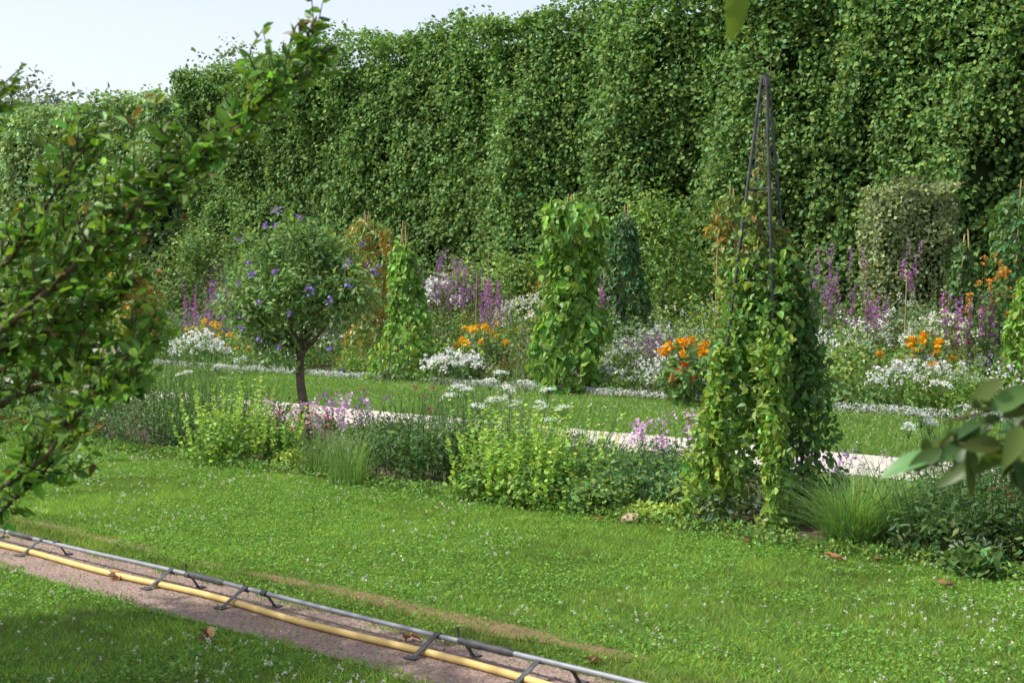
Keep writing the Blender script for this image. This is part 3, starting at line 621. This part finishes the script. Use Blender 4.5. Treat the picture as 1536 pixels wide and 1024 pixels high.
ftuft("fountain_grass", 2.22, 9.25, 900, 0.50, 0.5, (0.12, 0.21, 0.052), w=0.0055, R=0.16)
ftuft("fountain_grass", 2.5, 9.6, 520, 0.55, 0.45, (0.11, 0.195, 0.05), w=0.0055, R=0.14)
ftuft("ornamental_grass", -1.4, 12.15, 260, 0.55, 0.32, (0.11, 0.19, 0.05), w=0.005, R=0.18)
ftuft("ornamental_grass", -1.75, 12.9, 200, 0.5, 0.32, (0.10, 0.17, 0.05), w=0.005, R=0.2)
ftuft("ornamental_grass", -3.3, 15.0, 260, 0.95, 0.3, (0.09, 0.16, 0.05), w=0.006, R=0.35, droop=0.5)
ftuft("ornamental_grass", -0.2, 13.3, 220, 0.8, 0.25, (0.13, 0.18, 0.08), w=0.0045, R=0.6, droop=0.4)
def cleome(x, y, R, H, n, col=(0.70, 0.38, 0.66), fr=0.042):
    a = Acc(); T = spikes(a, (x, y, 0), R, n, H, 10, 0.08, (0.07, 0.13, 0.04), W=0.02, lean=0.3)
    m = 14; P = np.repeat(T, m, 0)+rng.normal(size=(n*m, 3))*np.array([0.03, 0.03, 0.035])
    C = np.where(rng.random((n*m, 1)) < 0.3, np.array([[0.78, 0.66, 0.76]]), np.array([col]))
    leaves(a, P, rng.normal(size=(n*m, 3)), rng.normal(size=(n*m, 3))+[0, 0, 0.8], fr, fr*0.7, C, wp=0.6)
    make("cleome", a, [M_petal])
cleome(-1.95, 14.6, 0.36, 0.52, 28); cleome(-1.65, 14.9, 0.25, 0.46, 12); cleome(1.5, 12.4, 0.32, 0.48, 28); cleome(2.35, 11.2, 0.3, 0.36, 10, col=(0.5, 0.34, 0.62))
cleome(-2.15, 14.3, 0.2, 0.42, 7, col=(0.75, 0.2, 0.4)); cleome(2.6, 11.6, 0.3, 0.3, 8, col=(0.55, 0.42, 0.64), fr=0.028)
def umbels(name, pts, r=0.08):
    a = Acc()
    for p in pts:
        p = np.asarray(p, float); b = np.array([p[0]+rng.normal(0, 0.08), p[1]+rng.normal(0, 0.08), 0])
        jn = p-np.array([0, 0, 0.09]); tube(a, smoothpath([b, (b+jn)/2+rng.normal(size=3)*0.02, jn], 5), [0.004, 0.0035, 0.003, 0.003, 0.0025], (0.10, 0.17, 0.05), 0, 4)
        rs = r*rng.uniform(0.65, 1.15); tilt = rng.normal(0, 0.2, 2)
        k = 24; an = rng.random(k)*6.28; q = np.sqrt(rng.random(k))*rs
        tips = p+np.stack([np.cos(an)*q, np.sin(an)*q, 0.025*(1-(q/rs)**2)+np.cos(an)*q*tilt[0]+np.sin(an)*q*tilt[1]], 1)
        stems(a, np.tile(jn, (k, 1)), tips, 0.0012, vary((0.12, 0.19, 0.06), k))
        ff = np.repeat(tips, 8, 0)+rng.normal(size=(k*8, 3))*np.array([0.012, 0.012, 0.006])
        leaves(a, ff, rng.normal(size=(k*8, 3))*[1, 1, 0.4], rng.normal(size=(k*8, 3))*0.4+[0, -0.3, 1], 0.013, 0.012, vary((0.82, 0.84, 0.76), k*8, 0.1))
        for j in range(9):
            t = rng.uniform(0.1, 0.85); q = b+(jn-b)*t; m = 12
            dr = nrm(rng.normal(size=3)*[1, 1, 0.3]+[0, 0, 0.3]); QQ = q+dr*np.linspace(0.01, 0.14, m)[:, None]
            leaves(a, QQ, rng.normal(size=(m, 3))+dr, rng.normal(size=(m, 3))+[0, 0, 1], 0.035, 0.006, vary((0.12, 0.18, 0.05), m))
    make(name, a, [M_petal])
up = [(-0.48, 12.6, 0.80), (-0.2, 12.9, 0.84), (-0.02, 12.5, 0.80), (0.12, 13.0, 0.82), (-0.3, 12.3, 0.66), (0.0, 12.4, 0.70), (0.25, 12.4, 0.66), (0.45, 12.8, 0.60), (-0.1, 13.1, 0.9), (-0.55, 13, 0.7), (0.35, 12.2, 0.55), (-0.15, 12.0, 0.74), (-0.42, 12.9, 0.76), (0.33, 13.1, 0.74)]
umbels("bishops_flower", up)
umbels("bishops_flower", [(3.0, 10.4, 0.75), (3.12, 10.6, 0.68), (3.3, 10.9, 0.95), (3.35, 10.5, 0.8), (3.05, 10.9, 0.62)])
umbels("bishops_flower", [(-3.1, 15, 0.85), (-2.9, 15.2, 0.92), (-3.9, 15.4, 0.95), (-3.4, 14.7, 0.8), (-4.6, 15.5, 1.0), (-4.2, 15.2, 0.85)])

bpy.ops.mesh.primitive_ico_sphere_add(subdivisions=3, radius=0.075, location=(0.86, 10.2, 0.03))
rk = bpy.context.object; rk.name = "rock"; rk.data.materials.append(M_rock)
for vt in rk.data.vertices:
    d = noise(vt.co.x*16+3, vt.co.y*16+3, vt.co.z*16+3); vt.co *= 0.75+0.5*float(d); vt.co.z *= 0.6
a = Acc(); pts = [(0.36, 6.35), (2.0, 8.75), (2.45, 7.95), (2.25, 8.75), (-1.45, 6.75), (0.62, 10.2), (1.55, 9.3), (-0.5, 6.75), (-2.3, 8.2)]
for (x, y) in pts:
    n = 4; P = np.tile([x, y, 0.025], (n, 1))+rng.normal(size=(n, 3))*[0.012, 0.012, 0.004]
    leaves(a, P, rng.normal(size=(n, 3))*[1, 1, 0.3], rng.normal(size=(n, 3))*0.5+[0, 0, 1], 0.06, 0.042, vary((0.32, 0.17, 0.09), n, 0.35), six=True, fold=0.4)
make("fallen_leaves", a, [M_petal])

# ------------------------------------------------------------------ standard tree (purple flowers)
a = Acc(); bx, by = -2.18, 15.2
TG = (0.115, 0.19, 0.058)
fork = np.array([bx-0.08, by, 1.02])
tube(a, smoothpath([(bx, by, 0), (bx-0.03, by, 0.3), (bx-0.09, by+0.02, 0.7), fork], 12), np.linspace(0.06, 0.042, 12), (0.1, 0.08, 0.06), 1, 10)
tips = [(-0.5, 0.1, 1.75), (-0.25, -0.3, 2.0), (0.35, 0.1, 1.9), (0.15, 0.35, 2.05), (0.0, 0, 2.2), (0.5, -0.15, 1.6), (-0.55, -0.2, 1.45), (-0.1, -0.45, 1.6), (0.1, 0.4, 1.5), (-0.35, 0.3, 1.9)]
for t in tips:
    q = np.array([bx-0.05+t[0], by+t[1], t[2]])
    tube(a, smoothpath([fork-[0, 0, 0.05], fork*0.55+q*0.45+[0, 0, -0.05], q], 8), np.linspace(0.028, 0.007, 8), (0.1, 0.08, 0.06), 1, 6)
    bush(a, q, (0.36, 0.36, 0.30), 720, 0.085, TG, W=0.034, inner=0.05, lump=0.7, rj=0.8)
bush(a, (bx-0.05, by, 1.55), (0.74, 0.72, 0.5), 1900, 0.085, TG, W=0.034, inner=0.3, lump=0.6, rj=0.8)
bush(a, (bx-0.38, by, 1.15), (0.44, 0.4, 0.32), 850, 0.085, TG, W=0.034, inner=0.1, lump=0.6)
for i in range(80):
    q = np.array(tips[rng.integers(len(tips))]); p0 = np.array([bx-0.05+q[0], by+q[1], q[2]+0.05]); dr = nrm(np.array([q[0], q[1], 0.35])+rng.normal(size=3)*0.5)
    p1 = p0+dr*rng.uniform(0.3, 0.58)
    m = 14; tt = np.linspace(0.1, 1, m)[:, None]; QQ = p0+(p1-p0)*tt; stems(a, [p0], [p1], 0.003, vary((0.08, 0.14, 0.04), 1))
    leaves(a, QQ, dr*0.5+rng.normal(size=(m, 3)), rng.normal(size=(m, 3))+[0, 0, 1], 0.08, 0.03, vary((0.14, 0.22, 0.065), m))
fl = []
for i in range(42):
    d = nrm(rng.normal(size=3)+[0, -0.4, 0.2]); fl.append(np.array([bx-0.05, by, 1.65])+d*np.array([0.84, 0.84, 0.80])*rng.uniform(0.88, 1.15))
n = len(fl)*7; P = np.repeat(np.array(fl), 7, 0)+rng.normal(size=(n, 3))*0.014
leaves(a, P, rng.normal(size=(n, 3)), rng.normal(size=(n, 3)), 0.036, 0.036, vary((0.28, 0.17, 0.62), n, 0.2), wp=0.6)
make("blue_potato_bush_tree", a, [M_leaf, M_bark])

# ------------------------------------------------------------------ obelisk with climbers
e = bpy.data.objects.new("plant_obelisk", None); scene.collection.objects.link(e)
ox, oy = 1.76, 10.3; a = Acc(); apex = np.array([ox+0.06, oy, 3.2])
legs = [(-0.40, -0.22), (0.10, -0.42), (0.42, 0.16), (-0.12, 0.42)]
for lx, ly in legs:
    tp = apex+np.array([lx, ly, 0])*0.06
    tube(a, [[ox+lx, oy+ly, 0], tp], 0.0125, (0.03, 0.03, 0.03), 0, 8)
for z in (1.0, 1.75, 2.4):
    k = 1-z/3.2*0.94
    ps = np.array([[ox+lx*k+0.06*z/3.2, oy+ly*k, z] for lx, ly in legs+[legs[0]]])
    for i in range(4): tube(a, [ps[i], ps[i+1]], 0.006, (0.03, 0.03, 0.03), 0, 5)
tube(a, [apex-[0, 0, 0.06], apex+[0, 0, 0.02]], [0.035, 0.03], (0.03, 0.03, 0.03), 0, 10)
make("frame", a, [M_dark], smooth=True, parent=e)
a = Acc()
def climb(lx, ly, z1, n, R, L=0.065, col=(0.09, 0.17, 0.035), z0=0.0, tips=None):
    t = rng.random(n); z = z0+t*(z1-z0); k = 1-z/3.2*0.94
    off = rng.random()*9
    rad = R*(0.45+1.2*noise(z*3+off, 2.2))*(1-0.35*t)
    P = np.stack([ox+lx*k+0.06*z/3.2, oy+ly*k, z], 1)+nrm(rng.normal(size=(n, 3)))*(rad*rng.random(n)**0.4)[:, None]
    P[:, 2] = np.maximum(P[:, 2], 0.03)
    out = nrm(P-np.stack([ox+0*z, oy+0*z, z], 1))
    N = nrm(out*0.6+rng.normal(size=(n, 3))*0.7+[0, 0, 0.4]); D = rng.normal(size=(n, 3))*0.7+[0, 0, -0.7]
    C = vary(col, n, 0.30, 0.12)
    if tips is not None:
        q = rng.random(n) < 0.22; C[q] = vary(tips, q.sum(), 0.3)
    l = L*rng.uniform(0.4, 1.3, n); leaves(a, P, D, N, l, l*0.75, C, six=True)
YG = (0.155, 0.24, 0.042); DG = (0.065, 0.13, 0.03)  # sunlit left and shaded right of the vine painted as separate greens
climb(-0.44, -0.24, 1.25, 1150, 0.16, col=YG)
climb(-0.30, -0.15, 1.9, 950, 0.17, col=(0.13, 0.22, 0.04))
climb(0.06, -0.46, 1.35, 1050, 0.16, col=YG)
climb(0.15, -0.30, 1.9, 950, 0.17, col=(0.12, 0.21, 0.04))
climb(0.46, 0.12, 1.8, 1600, 0.23, col=DG)
climb(0.58, 0.16, 1.78, 600, 0.18, col=DG, z0=0.9)
climb(-0.12, 0.40, 1.7, 1000, 0.19, col=DG)
climb(0.05, 0.0, 1.85, 1600, 0.30, col=(0.08, 0.15, 0.034), z0=0.9)
climb(0.0, -0.05, 2.55, 480, 0.12, col=(0.13, 0.185, 0.055), z0=1.6, tips=(0.22, 0.17, 0.09), L=0.055)
climb(-0.2, -0.15, 2.35, 320, 0.10, col=(0.13, 0.19, 0.05), z0=1.7, tips=(0.2, 0.15, 0.08), L=0.055)
climb(0.0, 0.0, 3.15, 150, 0.06, col=(0.13, 0.165, 0.055), z0=2.3, tips=(0.2, 0.15, 0.09), L=0.042)
climb(0.45, 0.0, 2.1, 240, 0.10, col=(0.13, 0.19, 0.05), z0=1.7, tips=(0.24, 0.18, 0.07), L=0.055)
for i in range(50):
    q = rng.random()*6.28; z = rng.uniform(0.1, 2.3); k = 1-z/3.4; p0 = np.array([ox+math.cos(q)*0.48*k, oy+math.sin(q)*0.48*k, z]); l = rng.uniform(0.1, 0.3); p1 = p0+np.array([math.cos(q)*l, math.sin(q)*l, rng.uniform(-0.15, 0.2)])
    T = smoothpath([p0, (p0+p1)/2+[0, 0, 0.05], p1], 7); tube(a, T, 0.0025, (0.12, 0.12, 0.05), 0, 4)
    leaves(a, T, rng.normal(size=(7, 3)), rng.normal(size=(7, 3)), rng.uniform(0.03, 0.06), 0.035, vary(YG, 7), six=True)
T = smoothpath([apex-[0, 0, 0.5], apex+[0.02, 0, -0.1], apex+[0.04, 0, 0.12], apex+[-0.06, 0, 0.15]], 10); tube(a, T, 0.003, (0.2, 0.14, 0.08), 0, 4)
make("climbing_vine", a, [M_gloss], parent=e)

# ------------------------------------------------------------------ foreground tree, left
a = Acc()
def fbranch(pts, r0, r1, ntw, tl, L, col, W=None, tipred=True, up=0.25, t0=0.12):
    S = smoothpath(pts, 16); tube(a, S, np.linspace(r0, r1, 16), (0.1, 0.07, 0.05), 1, 7)
    T = nrm(np.gradient(S, axis=0))
    def twig(p0, dr, l, depth):
        TW = smoothpath([p0, p0+dr*l*0.5+rng.normal(size=3)*0.012, p0+dr*l+np.array([0, 0, 0.025])], 8)
        tube(a, TW, np.linspace(0.0024, 0.0010, 8), (0.13, 0.08, 0.04), 1, 4)
        m = max(6, int(l/0.0125)); tt = np.linspace(0.08, 1, m)
        Q = np.stack([np.interp(tt, np.linspace(0, 1, 8), TW[:, j]) for j in range(3)], 1)
        sd = nrm(np.cross(dr, np.array([0, -0.4, 1.0])))
        D = dr*0.6+sd*np.where(np.arange(m) % 2, 1, -1)[:, None]+rng.normal(size=(m, 3))*0.4
        N = nrm(rng.normal(size=(m, 3))*0.75+np.array([-0.1, -0.35, 0.8]))
        C = vary(col, m, 0.32, 0.12)
        if tipred and rng.random() < 0.2:
            q = tt > 0.86; C[q] = vary((0.26, 0.17, 0.05), q.sum(), 0.25)
        lf = L*rng.uniform(0.6, 1.2, m)*(1.1-0.4*tt)
        leaves(a, Q, D, N, lf, lf*0.55, C, six=True)
        if depth > 0 and rng.random() < 0.85:
            twig(p0+dr*l*rng.uniform(0.2, 0.7), nrm(dr+rng.normal(size=3)*0.55), l*0.6, 0)
    for i in range(ntw):
        t = t0+(1-t0)*(i+rng.random())/ntw; k = min(15, int(t*15)); p0 = S[k]; side = 1 if i % 2 else -1
        perp = nrm(np.cross(T[k], np.array([0, -1.0, 0])))*side
        dr = nrm(T[k]*0.95+perp*0.55+rng.normal(size=3)*0.22+np.array([0, 0, up]))
        twig(p0, dr, tl*rng.uniform(0.5, 1.25)*(1.1-0.6*t), 1)
FG = (0.085, 0.165, 0.018)
tube(a, smoothpath([(-2.05, 3.5, 0), (-1.98, 3.45, 0.6), (-1.85, 3.4, 1.1)], 8), np.linspace(0.06, 0.04, 8), (0.1, 0.07, 0.05), 1, 10)
tube(a, smoothpath([(-1.85, 3.4, 1.1), (-1.7, 3.4, 1.7), (-1.55, 3.35, 2.5)], 8), np.linspace(0.035, 0.015, 8), (0.1, 0.07, 0.05), 1, 8)
LL = 0.046
fbranch([(-1.85, 3.4, 1.1), (-1.15, 3.2, 1.60), (-0.91, 3.15, 1.80), (-0.70, 3.2, 1.985), (-0.55, 3.2, 2.12), (-0.41, 3.2, 2.24)], 0.009, 0.0018, 50, 0.19, LL, FG)
fbranch([(-1.80, 3.4, 1.25), (-1.2, 3.3, 1.62), (-0.98, 3.25, 1.76), (-0.82, 3.2, 1.89), (-0.72, 3.2, 1.97)], 0.008, 0.0018, 34, 0.2, LL, FG)
fbranch([(-1.75, 3.4, 1.5), (-1.25, 3.3, 1.70), (-1.10, 3.2, 1.80), (-1.00, 3.2, 1.95), (-0.95, 3.2, 2.03)], 0.007, 0.0018, 20, 0.15, LL, FG)
fbranch([(-1.65, 3.4, 1.85), (-1.35, 3.25, 1.93), (-1.19, 3.2, 2.05), (-1.13, 3.2, 2.15)], 0.006, 0.0018, 10, 0.10, LL, FG)
fbranch([(-1.88, 3.4, 0.95), (-1.15, 3.2, 1.25), (-0.97, 3.15, 1.41), (-0.82, 3.15, 1.53)], 0.007, 0.0018, 28, 0.16, LL, FG)
fbranch([(-1.85, 3.4, 1.05), (-1.2, 3.3, 1.42), (-0.99, 3.3, 1.51), (-0.84, 3.3, 1.58)], 0.007, 0.0018, 28, 0.16, LL, FG)
fbranch([(-1.85, 3.45, 1.1), (-1.25, 3.5, 1.50), (-1.07, 3.5, 1.60), (-0.94, 3.5, 1.72)], 0.007, 0.0018, 28, 0.18, LL, FG)
fbranch([(-1.85, 3.45, 1.15), (-1.35, 3.4, 1.58), (-1.12, 3.4, 1.70), (-0.9, 3.4, 1.82)], 0.007, 0.0018, 28, 0.18, LL, FG)
fbranch([(-1.85, 3.45, 1.15), (-1.35, 3.3, 1.48), (-1.15, 3.3, 1.56), (-0.97, 3.3, 1.66)], 0.007, 0.0018, 24, 0.17, LL, FG)
fbranch([(-1.9, 3.4, 0.85), (-1.3, 3.2, 1.10), (-1.10, 3.2, 1.24), (-0.98, 3.2, 1.38)], 0.006, 0.0018, 15, 0.13, LL, FG)
make("crape_myrtle_tree", a, [M_gloss, M_twig])
# ------------------------------------------------------------------ foreground tree, right
a = Acc()
tube(a, smoothpath([(1.6, 1.75, 0), (1.5, 1.8, 1.2), (1.35, 1.8, 2.3)], 8), np.linspace(0.05, 0.02, 8), (0.1, 0.07, 0.05), 1, 8)
BL = (0.045, 0.078, 0.016)
def broad(p, d, L, n=None, col=BL):
    nn = np.array(n, float) if n is not None else rng.normal(size=3)*0.5+[0.1, -0.7, 0.6]
    bigleaf(a, np.array(p, float), d, nn, L, L*0.42, col)
for br in ([(1.5, 1.8, 1.25), (0.95, 1.82, 1.50), (0.69, 1.8, 1.55), (0.55, 1.8, 1.53)], [(1.5, 1.8, 1.2), (0.9, 1.75, 1.45), (0.70, 1.75, 1.51), (0.555, 1.76, 1.505)], [(1.5, 1.8, 1.2), (0.9, 1.85, 1.40), (0.72, 1.85, 1.47), (0.60, 1.85, 1.49)]):
    S = smoothpath(br, 16); tube(a, S, np.linspace(0.006, 0.0015, 16), (0.1, 0.07, 0.05), 1, 6)
    for k in range(5, 16):
        for j in range(4):
            broad(S[k]+rng.normal(size=3)*0.014, np.array([rng.uniform(-1.0, 0.5), rng.normal()*0.5, rng.uniform(-0.9, 0.2)]), rng.uniform(0.035, 0.062))
broad((0.535, 1.78, 1.488), (-1, 0, -0.22), 0.075, (0.1, -0.45, 0.8), (0.085, 0.14, 0.035)); broad((0.60, 1.78, 1.545), (0.5, 0, 0.30), 0.065, None, (0.085, 0.15, 0.035)); broad((0.56, 1.77, 1.47), (0.4, 0, 0.35), 0.06, None, (0.08, 0.14, 0.03))
S = smoothpath([(1.38, 1.8, 2.1), (0.9, 1.8, 2.20), (0.45, 1.8, 2.15), (0.285, 1.8, 2.09)], 14); tube(a, S, np.linspace(0.01, 0.002, 14), (0.1, 0.07, 0.05), 1, 6)
for k in range(3, 12): broad(S[k], (rng.normal()*0.6, rng.normal()*0.4, 0.7), 0.07)
broad((0.282, 1.8, 2.085), (-0.02, 0, -1), 0.075, (0.2, -1, 0.1), (0.07, 0.13, 0.02)); broad((0.275, 1.8, 2.09), (-0.3, 0, -0.4), 0.045)
make("overhanging_tree", a, [M_gloss, M_twig], smooth=True)

# ------------------------------------------------------------------ light, sky, camera
EL = math.radians(53); S = Vector((-0.985*math.cos(EL), -0.17*math.cos(EL), math.sin(EL))).normalized()
sl = bpy.data.lights.new("sun", 'SUN'); sl.energy = 5.0; sl.angle = math.radians(0.8); sl.color = (1.0, 0.965, 0.90)
so = bpy.data.objects.new("sun", sl); scene.collection.objects.link(so); so.rotation_euler = S.to_track_quat('Z', 'Y').to_euler()
w = bpy.data.worlds.new("World"); scene.world = w; w.use_nodes = True; nt = w.node_tree; N = nt.nodes; LK = nt.links
sky = N.new('ShaderNodeTexSky'); sky.sky_type = 'NISHITA'; sky.sun_disc = False
sky.sun_elevation = EL; sky.sun_rotation = math.atan2(S.x, S.y); sky.dust_density = 4.0; sky.air_density = 1.0; sky.ozone_density = 1.0
tc = N.new('ShaderNodeTexCoord'); sx = N.new('ShaderNodeSeparateXYZ'); LK.new(tc.outputs['Generated'], sx.inputs[0])
m1 = N.new('ShaderNodeMath'); m1.operation = 'SUBTRACT'; m1.inputs[0].default_value = 1.0; m1.use_clamp = True; LK.new(sx.outputs['Z'], m1.inputs[1])
m2 = N.new('ShaderNodeMath'); m2.operation = 'POWER'; m2.inputs[1].default_value = 1.5; LK.new(m1.outputs[0], m2.inputs[0])
hz = N.new('ShaderNodeVectorMath'); hz.operation = 'SCALE'; hz.inputs[0].default_value = (4.6, 4.6, 4.9); LK.new(m2.outputs[0], hz.inputs['Scale'])
ad = N.new('ShaderNodeVectorMath'); ad.operation = 'ADD'; LK.new(sky.outputs[0], ad.inputs[0]); LK.new(hz.outputs[0], ad.inputs[1])
bg = N['Background']; LK.new(ad.outputs[0], bg.inputs[0]); bg.inputs[1].default_value = 0.148
cam = bpy.data.cameras.new("camera"); cam.lens = 50; cam.sensor_width = 36; cam.clip_end = 4000; cam.clip_start = 0.05
cam.dof.use_dof = True; cam.dof.focus_distance = 14; cam.dof.aperture_fstop = 9
co = bpy.data.objects.new("camera", cam); scene.collection.objects.link(co); co.location = (0, 0, 1.7); co.rotation_euler = (math.radians(90-2.2), 0, 0)
scene.camera = co
scene.view_settings.view_transform = 'Standard'; scene.view_settings.look = 'None'; scene.view_settings.exposure = 0
